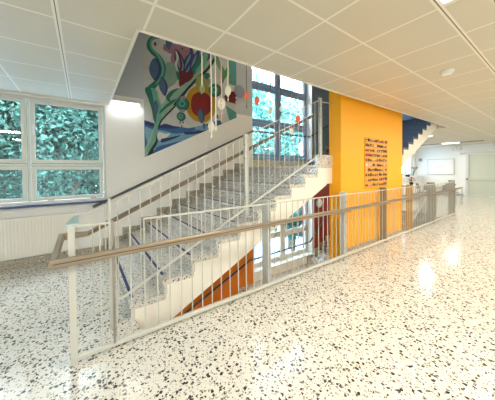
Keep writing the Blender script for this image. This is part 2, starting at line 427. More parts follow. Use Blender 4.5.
# ------------------------------------------------------------------ stairs
def flight(root, x0, z0, n, last, ynear=YS, yfar=W-.022, first_gap=.5, strips=True, depth=.50, top_ext=.0, bottom_cut=None, mat='steps'):
    """n risers from (x0,z0); the step profiles are terrazzo, the body below them painted"""
    th = .055; rt = .035
    for i in range(n):
        xa = x0+i*GO; z1 = z0+(i+1)*RISE; xb = xa+GO+rt if i < n-1 else xa+.30
        prof = [(xa+.015, z1-RISE+(0 if i else 0)), (xa+.015+rt, z1-RISE), (xa+.015+rt, z1-th), (xb, z1-th), (xb, z1), (xa, z1), (xa, z1-th+.012), (xa+.015, z1-th)]
        s = MB().prism_y(prof, ynear-.012, yfar).build('step', M[mat], root, bevel=.004)
        if strips:
            q = MB().box(xa+.030, xa+.062, ynear+.14, yfar-.15, z1, z1+.003)
            sub(s, q, 'anti_slip_strip', M['strip'])
    # body under the steps
    P = []
    for i in range(n):
        xa = x0+i*GO+.015+rt; P += [(xa, z0+i*RISE-.001 if i else z0), (xa, z0+(i+1)*RISE-th)]
    xe = x0+(n-1)*GO+.30; ze = z0+n*RISE-th
    P += [(xe, ze)]
    P += [(xe, ze-depth+.055+.14)]
    xl = x0+.05; sl = RISE/GO
    zl = z0+RISE+sl*(xl-x0)-.055-depth
    # lower edge parallel to the nosing line
    P += [(xl, z0+n*RISE-th-depth+.195-sl*(xe-xl))] if bottom_cut is None else bottom_cut
    MB().prism_y(P, ynear, yfar).build('stringer', M['stringer'], root)
    # stepped skirting on the wall side
    if root is s3: return
    sk = MB()
    for i in range(n):
        xa = x0+i*GO; z1 = z0+(i+1)*RISE
        sk.box(xa-.07, xa+GO-.07, yfar, W-.001, z1-.13, z1+.10)
    sk.build('skirting', M['skirt'], root)
s3 = None
st = thing('staircase', 'terrazzo stair flight rising right from the hall floor to the window landing, cream stringer', 'stairs', (XS, YS, 0))
flight(st, XS, 0, 10, L)
# landing slab belongs to this flight
b = MB().box(XL+.29, XB+.014, 2.665, W-.001, L-.055, L); b.box(XL+.29, OX0, YS-.012, 2.665, L-.055, L)
b.build('landing', M['steps'], st, bevel=.004)
b = MB().box(XL+.30, XB+.05, 2.665, W-.001, L-.34, L-.055); b.box(XL+.30, OX0-.001, YS, 2.665, L-.34, L-.055)
b.build('landing_body', M['stringer'], st)
b = MB().box(XL+.05, OX0-.001, YS-.012, YS+.06, L, L+.18)
b.build('landing_kerb', M['steps'], st, bevel=.004)
s2 = thing('staircase', 'upper stair flight climbing right from the landing into the ceiling opening, beside the yellow core', 'stairs', (XB, YS, L))
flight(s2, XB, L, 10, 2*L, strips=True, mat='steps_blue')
b = MB().box(XB+9*GO+.30, 17.3, HY-.03, 5.9, 2*L-.06, 2*L)
struct(b.build('floor_upper', M['steps']), 'edge of the upper storey floor at the top of the flight', 'floor')
s3 = thing('staircase', 'lower stair flight rising from the storey below to its window landing', 'stairs', (XS, YS, -2*L))
flight(s3, XS, -2*L, 10, -L)
b = MB().box(XL+.29, XB+.014, 2.665, W-.001, -L-.055, -L); b.build('landing', M['steps'], s3, bevel=.004)
b = MB().box(XL+.30, XB+.05, 2.665, W-.001, -L-.34, -L-.055); b.build('landing_body', M['stringer'], s3)
s4 = thing('staircase', 'stair flight descending behind the far end of the railing, right of the yellow core', 'stairs', (XB, YS, -L))
flight(s4, XB, -L, 10, 0)

# ------------------------------------------------------------------ railing of the hall floor
RY = 2.27
rl = thing('guard_railing', 'long cream metal floor railing with bronze handrail along the near edge of the stairwell', 'railing', (0, RY, 0))
MB().tube([(-.08, RY, 1.085), (.20, RY, 1.085)], 0, sq=(.018, .018)).build('top_rail', M['rail'], rl)
MB().tube([(.44, RY, 1.085), (9.86, RY, 1.085)], 0, sq=(.018, .018)).build('top_rail', M['rail'], rl)
MB().tube([(-.08, RY, .045), (9.86, RY, .045)], 0, sq=(.045, .035)).build('bottom_rail', M['rail'], rl)
MB().box(.43, 9.0, HY-.03, HY+.012, -.16, .012).build('edge_profile', M['rail'], rl)
for i in range(86):
    x = .105+i*.1132
    MB().tube([(x, RY, .055), (x, RY, 1.08)], .0062, n=8).build('baluster', M['rail'], rl, smooth=True)
MB().box(-.105, -.060, RY-.014, RY+.014, 0, 1.10).build('post', M['rail'], rl, bevel=.003)
b = MB().add([(-.125, 2.25, 1.10), (-.035, 2.25, 1.10), (-.035, 2.66, 1.10), (-.075, 2.66, 1.10), (-.125, 2.25, 1.112), (-.035, 2.25, 1.112), (-.035, 2.66, 1.112), (-.075, 2.66, 1.112)],
             [(0, 3, 2, 1), (4, 5, 6, 7), (0, 1, 5, 4), (1, 2, 6, 5), (2, 3, 7, 6), (3, 0, 4, 7)])
b.build('cap_plate', M['plate'], rl)
MB().box(.186, .206, RY-.022, RY-.008, .05, 1.10).build('joint_post', M['steel'], rl)
for x, d, mt in ((1.96, .11, 'post'), (3.67, .09, 'post'), (5.13, .11, 'post_far'), (6.465, .11, 'post_reflect'), (7.98, .16, 'post_far'), (9.84, .14, 'post_far')):
    b = MB().box(x-.05, x-.036, RY-.014, RY+d, -.02, 1.13); b.box(x-.014, x, RY-.014, RY+d, -.02, 1.13); b.box(x-.036, x-.014, RY+.004, RY+d-.02, -.02, 1.12)
    p = b.build('post', M[mt], rl, bevel=.002)
    q = MB()
    for z in (.18, .62, .96): q.lathe([(.011, 0), (.011, .008), (.006, .012)], (x-.025, RY-.026, z), axis='y', n=10)
    sub(p, q, 'bolt', M['steel'])
# handrail wraps round the left end and climbs with the stair
HYF, HYB = 2.185, 2.70
path = [(10.15, HYF, .865), (-.19, HYF, .845), (-.17, HYB, .925), (.03, HYB, .925), (.21, HYB, 1.01), (3.37, HYB, 2.49)]
hr = MB().tube(path, 0, sq=(.042, .044)).build('handrail', M['hand'], rl, bevel=.0)
g = MB(); g.tube([(10.15, HYF-.0215, .868), (-.19, HYF-.0215, .848)], 0, sq=(.004, .008)); g.tube([(10.15, HYF-.008, .8865), (-.19, HYF-.008, .8665)], 0, sq=(.026, .005))
g.tube([(.03, HYB-.0215, .925), (.21, HYB-.0215, 1.01), (3.37, HYB-.0215, 2.49)], 0, sq=(.004, .012)); g.tube([(.21, HYB-.0215, 1.026), (3.37, HYB-.0215, 2.506)], 0, sq=(.003, .010)); g.tube([(.21, HYB-.0215, .992), (3.37, HYB-.0215, 2.472)], 0, sq=(.003, .008))
sub(hr, g, 'inlay', M['inlay'])
for x in (1.935, 3.645, 5.105, 6.44, 7.95, 9.8):
    MB().tube([(x+.03, HYF, .85), (x+.03, HYF, .80), (x+.03, RY, .80)], .006, n=8).build('bracket', M['steel'], rl, smooth=True)

# ------------------------------------------------------------------ railing of the stair
def stair_rail(root, x0, z0, x1, sl, y, top, base, nb, pitch, xfirst, post_x, loops=True):
    """x0,z0: start of the nosing line"""
    for i in range(nb):
        x = xfirst+i*pitch; zc = base(x); zt = top(x)
        MB().tube([(x, y, zc-.0), (x, y, zt-.005)], .0052, n=8).build('baluster', M['rail'], root, smooth=True)
    for x in post_x:
        zc = base(x); zt = top(x)
        if x < .5:
            MB().box(x-.011, x+.011, y-.011, y+.011, 0, zt+.05).build('post', M['rail'], root, bevel=.002)
            continue
        p = MB().box(x-.03, x+.03, y-.006, y+.006, zc-.10 if zc > .3 else 0, zt+.03)
        p.box(x-.03, x-.022, y-.02, y+.02, zc-.10 if zc > .3 else 0, zt+.03); p.box(x+.022, x+.03, y-.02, y+.02, zc-.10 if zc > .3 else 0, zt+.03)
        po = p.build('post', M['post'], root, bevel=.002)
        q = MB()
        for z in (zc+.15, zt-.12, zt-.3): q.lathe([(.012, 0), (.012, .01), (.006, .014)], (x-.035, y-.03, z), axis='y', n=10)
        sub(po, q, 'bolt', M['steel'])
sr = thing('stair_railing', 'cream metal banister climbing with the terrazzo stair from the hall floor to the landing', 'railing', (XS, YS, 0))
SY_ = 2.57
def topA(x): return 1.14+max(0, x-.05)*.478
def baseA(x): return .275+(x-.30)*.490 if x > .30 else .165+(x+.04)*.32
MB().tube([(-.05, SY_, 1.14), (.05, SY_, 1.14), (3.30, SY_, topA(3.30)), (3.74, SY_, topA(3.30)+.02)], 0, sq=(.014, .014)).build('top_rail', M['rail'], sr)
MB().tube([(-.04, SY_, .165), (.30, SY_, .275), (3.20, SY_, baseA(3.20)), (3.36, SY_, 1.76)], 0, sq=(.014, .026)).build('bottom_rail', M['rail'], sr)
stair_rail(sr, 0, 0, 0, .49, SY_, topA, baseA, 32, .1025, .062, (.20, 1.80, 3.38))
for k in range(4):     # bent bar ends that drop below the lower rail in pairs
    x = .062+.1025*(17+k*4); z = baseA(x)
    MB().tube([(x, SY_+.0, z), (x, SY_, z-.10), (x+.02, SY_, z-.13), (x+.08, SY_, z-.13), (x+.1025, SY_, z-.10), (x+.1025, SY_, z)], .0065, n=8).build('hanger_loop', M['rail'], sr, smooth=True)
# banister of the descending flight
sd = thing('stair_railing', 'grey banister of the descending flight seen through the far railing', 'railing', (XB, YS, -L))
def topD(x): return -L+RISE+.95+(x-XB)*RISE/GO
def baseD(x): return -L+RISE+.08+(x-XB)*RISE/GO
MB().tube([(XB, SY_, topD(XB)), (9.1, SY_, topD(9.1))], 0, sq=(.05, .05)).build('top_rail', M['rail'], sd)
MB().tube([(XB, SY_, baseD(XB)), (9.1, SY_, baseD(9.1))], 0, sq=(.02, .04)).build('bottom_rail', M['rail'], sd)
for i in range(25):
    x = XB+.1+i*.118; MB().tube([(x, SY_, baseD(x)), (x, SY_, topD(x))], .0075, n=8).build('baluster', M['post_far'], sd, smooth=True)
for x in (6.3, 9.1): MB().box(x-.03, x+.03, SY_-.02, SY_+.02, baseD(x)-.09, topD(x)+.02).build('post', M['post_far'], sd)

# wall handrails
def wall_rail(label, pts, br):
    r = thing('wall_handrail', label, 'handrail', pts[0])
    MB().tube(pts, .025, n=12).build('rail', M['darkhand'], r, smooth=True)
    for x, z in br:
        MB().tube([(x, W-.07, z), (x, W-.07, z-.05), (x, W-.002, z-.05)], .007, n=8).build('bracket', M['steel'], r, smooth=True)
hz = lambda x: .876+(x-.14)*.467
wall_rail('dark round handrail climbing the white wall below the mural and on past the window',
          [(.14, W-.07, .876), (3.80, W-.07, 2.586), (6.15, W-.07, 2.60), (9.0, W-.07, 3.98)],
          [(x, hz(x)) for x in (.33, 1.40, 2.43, 3.4)]+[(4.9, 2.59), (7.0, 3.01)])
wall_rail('dark handrail of the lower flight on the orange wall and under the lower window',
          [(.5, W-.07, -2.28), (3.66, W-.07, -.93), (6.12, W-.07, -.88), (7.04, W-.07, -.10), (9.0, W-.07, .85)],
          [(1.8, -1.72), (3.3, -1.09), (4.9, -.91), (6.6, -.47)])

# ------------------------------------------------------------------ radiator
ra = thing('radiator', 'long white ribbed panel radiator under the left window', 'radiator', (-1.0, W-.06, .16))
b = MB().box(-1.9, -.10, W-.095, W-.035, .165, .79); b.build('panel', M['radiator'], ra, bevel=.006)
b = MB()
for i in range(44):
    x = -1.88+i*.0403; b.box(x, x+.024, W-.106, W-.094, .185, .765)
b.build('ribs', M['radiator'], ra, bevel=.004)
b = MB().box(-1.9, -.10, W-.098, W-.03, .79, .80)
for i in range(60): b.box(-1.88+i*.0295, -1.866+i*.0295, W-.09, W-.04, .80, .804)
b.build('top_grille', M['radiator'], ra)
b = MB().box(-1.5, -1.46, W-.04, W-.002, .3, .7); b.box(-.4, -.36, W-.04, W-.002, .3, .7); b.build('wall_bracket', M['radiator'], ra)

# ------------------------------------------------------------------ mural
def smooth_poly(P, k=5):
    n = len(P); out = []
    for i in range(n):
        p0, p1, p2, p3 = P[i-1], P[i], P[(i+1) % n], P[(i+2) % n]
        for j in range(k):
            t = j/k
            out.append(tuple(.5*((2*p1[a])+(-p0[a]+p2[a])*t+(2*p0[a]-5*p1[a]+4*p2[a]-p3[a])*t*t+(-p0[a]+3*p1[a]-3*p2[a]+p3[a])*t**3) for a in (0, 1)))
    return out
def C(*c): return c
COLS = dict(bg=(.54,.56,.55), g1=(.015,.19,.14), g2=(.16,.45,.34), g3=(.32,.52,.42), mint=(.26,.42,.34), dk=(.012,.03,.03), navy=(.02,.05,.20), slate=(.08,.15,.27),
            pale=(.22,.33,.38), pink=(.42,.20,.25), lil=(.30,.27,.36), wine=(.14,.005,.02), red=(.24,.006,.008), yel=(.50,.27,.006), w1=(.03,.14,.36), w2=(.20,.42,.62),
            w3=(.015,.04,.18), teal=(.10,.36,.34), olive=(.30,.36,.12), leaf=(.06,.30,.10), grn=(.20,.40,.22), lite=(.62,.66,.64))
MM = {}
def mm(k):
    if k not in MM: MM[k] = plain('mural_paint_'+k, COLS[k] if k in ('bg','lite') else tuple(c*.82 for c in COLS[k]), .6, var=.22, bscale=7)
    return MM[k]
mb = MB(); lay = [0]
MX0, MX1 = 1.05, 3.31
def clip_poly(P):
    """keep the painted shapes inside the mural's outline"""
    def cut(P, f):
        out = []
        for i in range(len(P)):
            a, c = P[i-1], P[i]; fa, fc = f(a), f(c)
            if (fa >= 0) != (fc >= 0):
                t = fa/(fa-fc); out.append((a[0]+(c[0]-a[0])*t, a[1]+(c[1]-a[1])*t))
            if fc >= 0: out.append(c)
        return out
    for f in (lambda p: p[0]-MX0, lambda p: MX1-p[0], lambda p: p[1]-(1.81+(p[0]-MX0)*.4825), lambda p: 4.9-p[1]):
        P = cut(P, f)
        if len(P) < 3: return []
    return P
def paint(key, pts, org=(0, 0), s=1., sm=True):
    P = [(org[0]+x/s, org[1]+y/s) for x, y in pts]
    P = [on_y(x, y, W) for x, y in P]
    if sm: P = smooth_poly(P)
    P = clip_poly(P)
    if len(P) < 3: return
    lay[0] += 1
    a = sum(P[i-1][0]*P[i][1]-P[i][0]*P[i-1][1] for i in range(len(P)))
    if a < 0: P.reverse()
    # fan-free n-gon, a hair in front of the layer before
    from mathutils.geometry import tessellate_polygon
    y = W-.006-.00012*lay[0]
    tri = tessellate_polygon([[Vector((p[0], p[1], 0)) for p in P]])
    mb.mat(mm(key)); mb.add([(p[0], y, p[1]) for p in P], [tuple(t) for t in tri])
def blob(key, c, rx, ry, rot=0, n=12, org=(0, 0), s=1., wob=0):
    r = radians(rot); pts = []
    for i in range(n):
        a = 2*pi*i/n; k = 1+(wob*(1 if i % 2 else -1))
        x, y = rx*k*cos(a), ry*k*sin(a)
        pts.append((c[0]+x*cos(r)-y*sin(r), c[1]+x*sin(r)+y*cos(r)))
    paint(key, pts, org, s)
def stroke(key, pts, ws, org=(0, 0), s=1.):
    Lf, Rt = [], []
    for i, p in enumerate(pts):
        a = pts[max(0, i-1)]; c = pts[min(len(pts)-1, i+1)]
        dx, dy = c[0]-a[0], c[1]-a[1]; d = math.hypot(dx, dy); nx, ny = -dy/d, dx/d
        w = ws[i] if isinstance(ws, (list, tuple)) else ws
        Lf.append((p[0]+nx*w, p[1]+ny*w)); Rt.append((p[0]-nx*w, p[1]-ny*w))
    paint(key, Lf+Rt[::-1], org, s)
def leaf(key, c, ln, wd, rot, org=(0, 0), s=1.):
    r = radians(rot); base = [(-ln, 0), (-ln*.5, -wd*.8), (0, -wd), (ln*.5, -wd*.75), (ln, 0), (ln*.5, wd*.75), (0, wd), (-ln*.5, wd*.8)]
    paint(key, [(c[0]+x*cos(r)-y*sin(r), c[1]+x*sin(r)+y*cos(r)) for x, y in base], org, s)
mb.mat(mm('bg')); zb = lambda x: 1.81+(x-MX0)*.4825
mb.prism_y([(MX0, zb(MX0)), (MX1, zb(MX1)), (MX1, 4.9), (MX0, 4.9)], W-.006, W-.001)
A = dict(org=(130, 20), s=5.714); B = dict(org=(130, 90), s=5.714); D = dict(org=(180, 60), s=5.714); E = dict(org=(150, 55), s=6.66)
# parts hidden by the ceiling from here, kept plain: upper foliage
leaf('g1', (185, -40), 60, 16, 70); leaf('g2', (215, -10), 55, 16, 110); leaf('slate', (160, -60), 40, 14, 60); leaf('teal', (200, -90), 70, 20, 100); blob('pink', (170, -20), 14, 14, wob=.08)
# sea
paint('w1', [(60,172),(80,172),(130,190),(165,205),(200,193),(250,208),(300,213),(340,217),(400,205),(460,190),(520,180),(520,300),(60,420)], **B)
paint('w2', [(85,215),(120,222),(200,235),(260,250),(330,240),(400,225),(470,215),(400,262),(300,300),(200,345),(150,350),(100,300)], **B)
paint('lite', [(165,240),(200,250),(230,247),(210,270),(170,290),(155,270)], **B)
paint('w3', [(80,174),(130,188),(165,203),(200,193),(250,206),(285,212),(240,222),(180,218),(110,205),(80,195)], **B)
paint('w3', [(180,280),(230,270),(290,258),(260,275),(220,290),(180,300)], **B)
paint('w1', [(150,330),(230,305),(320,285),(400,258),(420,275),(300,320),(160,380)], **B)
paint('w3', [(310,240),(370,235),(430,215),(470,205),(440,235),(380,250),(320,255)], **B)
paint('w2', [(370,215),(400,203),(440,205),(470,222),(420,232),(380,228)], **B)
# mint bush, pinks
blob('mint', (240,300), 48, 66, 0, 14, wob=.09, **A); blob('mint', (215,350), 34, 40, 0, 12, wob=.09, **A)
blob('pink', (210,158), 22, 22, **A); blob('pink', (250,215), 18, 34, 10, **A); blob('pink', (300,190), 62, 62, 0, 12, wob=.07, **A); blob('pink', (240,165), 36, 30, **A)
paint('slate', [(205,110),(240,120),(235,150),(222,172),(208,150)], **A)
stroke('dk', [(355,150),(345,190),(318,225),(300,260)], [5,6,6,3], **A)
blob('dk', (298,165), 4, 7, 20, **A)
# feathers
for c, ln, wd, r in (((285,245),75,17,72), ((335,250),70,17,108), ((375,240),80,18,112), ((420,235),80,18,118)):
    leaf('navy', c, ln+8, wd+9, r, **A); leaf('pale', c, ln, wd, r, **A)
stroke('wine', [(268,175),(285,215),(292,260),(283,300)], [4,5,6,4], **A); stroke('lite', [(262,180),(272,215),(262,255),(275,300)], [3,6,6,2], **A)
stroke('navy', [(345,165),(352,215),(325,270),(305,310)], [5,7,7,3], **A); stroke('navy', [(392,175),(380,240),(345,290),(318,318)], [5,8,7,3], **A)
stroke('navy', [(470,150),(430,250),(380,310),(350,330)], [6,9,7,3], **A)
# green stem from the top curl
stroke('g1', [(215,118),(175,101),(140,99),(113,118),(106,150),(128,183),(162,213),(186,262),(183,310),(160,350),(125,385),(110,420)], [3,7,11,12,11,13,15,17,17,15,20,26], **A)
stroke('g2', [(160,100),(130,106),(117,128),(124,165),(155,197),(180,240),(188,285),(178,325),(150,365)], [3,5,5,6,7,7,7,6,4], **A)
blob('dk', (143,138), 6, 12, -8, **A)
leaf('navy', (143,283), 66, 34, 88, **A); leaf('slate', (137,280), 60, 27, 88, **A)
leaf('navy', (190,380), 56, 24, 80, **A); leaf('slate', (186,378), 50, 18, 80, **A)
# trunk
paint('g3', [(97,0),(150,0),(170,60),(185,80),(215,40),(250,20),(330,-30),(335,-5),(290,50),(240,110),(200,150),(170,190),(155,240),(150,290),(135,330),(120,400),(80,400),(82,350),(100,300),(120,250),(140,195),(130,120)], **B)
stroke('g1', [(100,-10),(118,50),(135,110),(142,170)], [16,14,12,8], **B)
stroke('g2', [(135,0),(150,60),(168,110),(165,160),(150,210)], [12,12,12,14,14], **B)
stroke('g1', [(230,70),(215,45),(240,15),(275,-5)], [4,12,12,5], **B); stroke('g1', [(170,130),(205,95),(250,60),(300,0),(345,-30)], [5,8,8,7,3], **B)
stroke('dk', [(335,-15),(295,45),(245,105),(205,145),(175,182),(160,225)], [5,5,5,5,5,4], **B)
stroke('g2', [(150,215),(140,260),(125,300),(100,350)], [9,9,9,10], **B)
paint('dk', [(148,250),(158,290),(148,320),(132,345),(130,395),(90,400),(110,350),(128,320),(146,285)], **B)
leaf('slate', (148,100), 44, 14, 88, **B)
leaf('slate', (142,170), 22, 7, 85, **B)
# branch to the upper right with dark edge
stroke('g3', [(-40,215),(20,165),(85,100),(140,50),(195,-10),(225,-60)], [14,20,20,20,18,14], **D)
stroke('g1', [(60,90),(95,40),(120,-20)], [10,16,10], **D); stroke('g2', [(95,65),(130,25),(150,-40)], [8,14,10], **D)
stroke('dk', [(-30,250),(30,180),(95,110),(150,60),(190,5),(215,-40)], [5,7,8,8,7,4], **D)
# wine fan
paint('wine', [(280,300),(300,290),(320,300),(350,288),(362,305),(345,330),(325,350),(300,372),(285,350),(268,325)], **A)
paint('wine', [(0,70),(40,80),(75,88),(60,115),(25,135),(-5,150)], **D)
paint('g1', [(262,300),(275,295),(280,320),(285,350),(270,335)], **A)
# suns
blob('olive', (120,115), 34, 30, 20, 9, wob=.12, **D); paint('olive', [(85,130),(125,95),(165,115),(160,170),(130,190)], **D)
blob('yel', (118,252), 88, 106, -8, 14, **D)
paint('red', [(62,235),(75,200),(105,185),(145,190),(172,215),(180,260),(168,300),(130,322),(90,318),(65,285)], **D)
leaf('navy', (120,318), 46, 20, 86, **D); leaf('slate', (117,318), 42, 15, 86, **D)
leaf('slate', (136,378), 20, 8, 85, **D); leaf('slate', (212,325), 14, 6, 80, **D); leaf('slate', (208,352), 10, 6, 80, **D)
# discs
for c, r in (((196,172), 36), ((10,250), 37), ((2,322), 24)):
    blob('dk', (c[0]+5, c[1]+3), r*.98, r*1.05, **D); blob('g1', c, r*.95, r, **D); blob('g2', c, r*.5, r*.52, **D); blob('g1', c, r*.3, r*.32, **D)
blob('lil', (15,218), 18, 12, -10, **D); blob('lil', (12,292), 16, 9, **D); blob('lil', (170,125), 9, 16, **D)
blob('slate', (0,357), 4, 7, **D); blob('slate', (17,357), 4, 7, **D); blob('slate', (9,380), 4, 8, **D)
paint('g1', [(140,80),(162,75),(170,95),(155,112),(138,100)], **D)
# green leaves right, teal strip, wine comb
for c, ln, wd, r, k in (((235,50),55,13,62,'leaf'), ((262,75),50,11,112,'leaf'), ((218,20),50,13,70,'grn'), ((285,40),55,12,108,'grn'), ((245,100),40,8,95,'leaf')):
    leaf(k, c, ln, wd, r, **D)
paint('teal', [(283,-60),(322,-50),(320,150),(276,138),(270,100),(285,70),(275,30)], sm=False, **D)
paint('wine', [(250,208),(285,180),(320,182),(313,195),(320,205),(312,218),(321,228),(313,240),(318,252),(285,243),(262,240)], sm=False, **D)
paint('teal', [(258,258),(275,272),(320,300),(322,342),(285,356),(272,318)], sm=False, **D)
blob('lite', (230,300), 22, 14, **D); leaf('teal', (228,268), 26, 10, 80, **D)
mu = mb.build('mural'); tag(mu, 'large colourful painted mural with green stem, sun, leaves and blue sea on the stair wall', 'mural')

# round and linear wall lamps
def disc_lamp(label, x, z, y, r, mat):
    o = thing('wall_lamp', label, 'lamp', (x, y, z))
    MB().lathe([(r*.86, 0), (r, -.015), (r, -.035), (r*.93, -.045)], (x, y, z), axis='y', n=28).build('housing', M['grey'], o, smooth=True)
    MB().lathe([(r*.92, -.045), (r*.8, -.055), (r*.45, -.062), (.01, -.064)], (x, y, z), axis='y', n=28).build('lamp_shade', mat, o, smooth=True)
M['opal_grey'] = plain('unlit_opal_glass', (.26, .31, .37), .3)
disc_lamp('round grey unlit wall lamp between the mural and the tall window', 3.40, 3.60, W, .16, M['opal_grey'])
disc_lamp('round white wall lamp on the dark red wall under the landing', 6.66, .36, W, .16, M['white'])
o = thing('wall_lamp', 'short lit tube lamp on the wall left of the mural under the ceiling edge', 'lamp', (.70, W, 2.85))
MB().box(.44, .97, W-.10, W-.001, 2.865, 2.90).build('housing', M['white'], o, bevel=.004)
MB().box(.455, .955, W-.095, W-.01, 2.835, 2.866).build('diffuser', M['lamp_soft'], o, bevel=.004)

l = bpy.data.lights.new('tube_light', 'AREA'); l.shape = 'RECTANGLE'; l.size = .5; l.size_y = .07; l.energy = 2.2; l.color = (.95, .98, 1)
lo = bpy.data.objects.new('tube_light', l); COL.objects.link(lo); lo.parent = o; lo.location = (0.005, -.055, -.025)
# ------------------------------------------------------------------ hanging ornaments along the ceiling edge
def ornament(px, ybot, kind, label, cord, end=None, tail=None, Y=2.37, w=.034):
    x, zc = on_y(px, ybot, Y)
    w *= 1.45
    o = thing('hanging_ornament', label, 'ornament', (x, Y, 3.0), 'leaf ornaments strung along the ceiling edge')
    zt = 3.02; zb = zc
    c = MB().tube([(x, Y, zt), (x+.004, Y, (zt+zc)/2), (x, Y, zc+.02)], .0062 if px < 230 else .0042, n=6)
    if cord == 'string_dark':
        z = zt-.05
        while z > zc+.09:
            c.lathe([(.002, .008), (.0075, .002), (.0075, -.002), (.002, -.008)], (x, Y, z), n=7); z -= .031+.017*random.random()
    cd = c.build('cord', M[cord], o, smooth=True)
    MB().tube([(x, 2.301, zt), (x, Y, zt)], .004, n=6).build('hook', M['steel'], o)
    h = w*1.35
    def petal(b, ang, sc=1.):
        # a cupped leaf: pointed ellipse with thickness, turned about the vertical
        rows = 9; v = []; f = []
        for i in range(rows+1):
            t = i/rows; ww = w*sc*sin(pi*min(1, t*1.02))**.7*(1-.25*t)+.001; z = zc+h*sc-2*h*sc*t
            for sgn in (-1, 0, 1):
                dx = ww*sgn; dy = (.012 if sgn == 0 else 0)
                v.append((x+dx*cos(ang)-dy*sin(ang), Y+dx*sin(ang)+dy*cos(ang), z))
        n = len(v)
        v += [(a, bb+.003, cc) for a, bb, cc in v]
        for i in range(rows):
            for j in range(2):
                q = i*3+j
                f.append((q, q+1, q+4, q+3)); f.append((n+q+3, n+q+4, n+q+1, n+q))
        for i in range(rows):
            f.append((i*3, i*3+3, n+i*3+3, n+i*3)); f.append((i*3+2, n+i*3+2, n+i*3+5, i*3+5))
        b.add(v, f)
    if kind:
        b = MB()
        for a in (0, pi/3, -pi/3): petal(b, a)
        b.build('leaf', M[kind], o, smooth=True)
    else:
        MB().lathe([(.002, .02), (.011, .008), (.013, -.01), (.004, -.02)], (x, Y, zc+.01), n=10).build('bead', M['leaf_white'], o, smooth=True)
    if tail:
        _, z2 = on_y(px, tail, Y)
        MB().tube([(x, Y, zc), (x+.003, Y, z2)], .004, n=6).build('tassel', M[cord], o)
        MB().lathe([(.003, .03), (.009, 0), (.003, -.02)], (x, Y, z2), n=8).build('bead', M[cord], o, smooth=True)
ornament(202, 89, 'leaf_green', 'sage green hanging leaf over the sun of the mural, leftmost of the row', 'string', Y=2.38, w=.026)
ornament(211.5, 127, 'leaf_white', 'cream hanging leaf on a pale cord, lowest in front of the mural', 'string', tail=136, w=.032)
ornament(216, 130, None, 'plain straight white cord with small end bead in front of the mural', 'string')
ornament(221.5, 104, 'leaf_white', 'cream hanging blossom on a pink cord with pink tail', 'string_pink', tail=121, w=.038)
ornament(228, 91, 'leaf_white', 'white hanging leaf beside the wine red comb of the mural', 'string', tail=100, w=.032)
ornament(246.5, 96, 'leaf_orange', 'orange hanging leaf on a dark beaded cord in front of the grey wall lamp', 'string_dark', tail=107, w=.026)
ornament(257, 101, 'leaf_orange', 'orange red hanging leaf at the left edge of the tall window', 'string_dark', tail=105, w=.029)
ornament(263.5, 83, None, 'short dark beaded cord hanging before the window transom', 'string_dark')
ornament(270.5, 111, 'leaf_white', 'cream hanging leaf low in front of the left window panes', 'string_dark', tail=117, w=.028)
ornament(281, 109, 'leaf_white', 'small cream hanging leaf in front of the window mullion', 'string_dark', tail=115, w=.018)
ornament(291.5, 131, 'leaf_white', 'pale hanging leaf on a pink cord behind the banister bars', 'string_pink', tail=140, w=.022)
ornament(298, 119, 'leaf_orange', 'orange hanging leaf at the right, just above the banister rail', 'string_pink', tail=128, w=.030)

# ------------------------------------------------------------------ display board on the yellow wall
bd = thing('display_board', 'orange board with ten rows of small dark pictures on the yellow wall', 'board', (5.03, OY, 1.12))
MB().box(4.555, 5.515, OY-.012, OY-.001, 1.12, 2.15).build('panel', plain('orange_board_card', (.80, .33, .004), .6), bd)
cols = [plain('picture_tone_%s' % n, c, .6) for n, c in (('black', (.02, .015, .012)), ('brown', (.14, .05, .02)), ('skin', (.55, .30, .18)), ('red', (.38, .04, .02)), ('white', (.62, .55, .45)), ('olive', (.10, .07, .03)))]
for r in range(10):
    z = 2.095-r*.1; x = 4.58
    row = MB().box(4.565, 5.505, OY-.016, OY-.012, z-.034, z-.026).build('picture_row', M['hand'], bd)
    for k in range(10):
        w_ = random.uniform(.045, .085); hh = random.uniform(.035, .06)
        b = MB(); b.mat(random.choices(cols, [4, 4, 3, 2, 1.2, 2])[0]); b.box(x, x+w_, OY-.02, OY-.012, z-.02, z-.02+hh)
        b.mat(random.choice(cols)); b.box(x+.008, x+w_-.012, OY-.022, OY-.0195, z-.015, z+.004)
        sub(row, b, 'picture'); x += .092
# ------------------------------------------------------------------ ceiling fittings
def ceiling_lamp(label, x0, x1, y0, y1, power, z=CZ, col=(1, .905, .75), group='recessed ceiling lamps'):
    o = thing('ceiling_lamp', label, 'lamp', ((x0+x1)/2, (y0+y1)/2, z), group)
    b = MB(); w_ = .02
    b.box(x0, x1, y0, y0+w_, z-.012, z-.0005); b.box(x0, x1, y1-w_, y1, z-.012, z-.0005); b.box(x0, x0+w_, y0+w_, y1-w_, z-.012, z-.0005); b.box(x1-w_, x1, y0+w_, y1-w_, z-.012, z-.0005)
    b.build('frame', M['white'], o)
    MB().box(x0+w_, x1-w_, y0+w_, y1-w_, z-.010, z-.0005).build('diffuser', M['lamp'], o)
    l = bpy.data.lights.new('lamp_light', 'AREA'); l.shape = 'RECTANGLE'; l.size = x1-x0-.05; l.size_y = y1-y0-.05; l.energy = power; l.color = col
    lo = bpy.data.objects.new('lamp_light', l); COL.objects.link(lo); lo.parent = o; lo.location = (0, 0, -.02)
    return o
LP = 50
ceiling_lamp('square recessed ceiling lamp at the top edge of the view beside the track joint', 1.72, 2.32, .02, .62, LP)
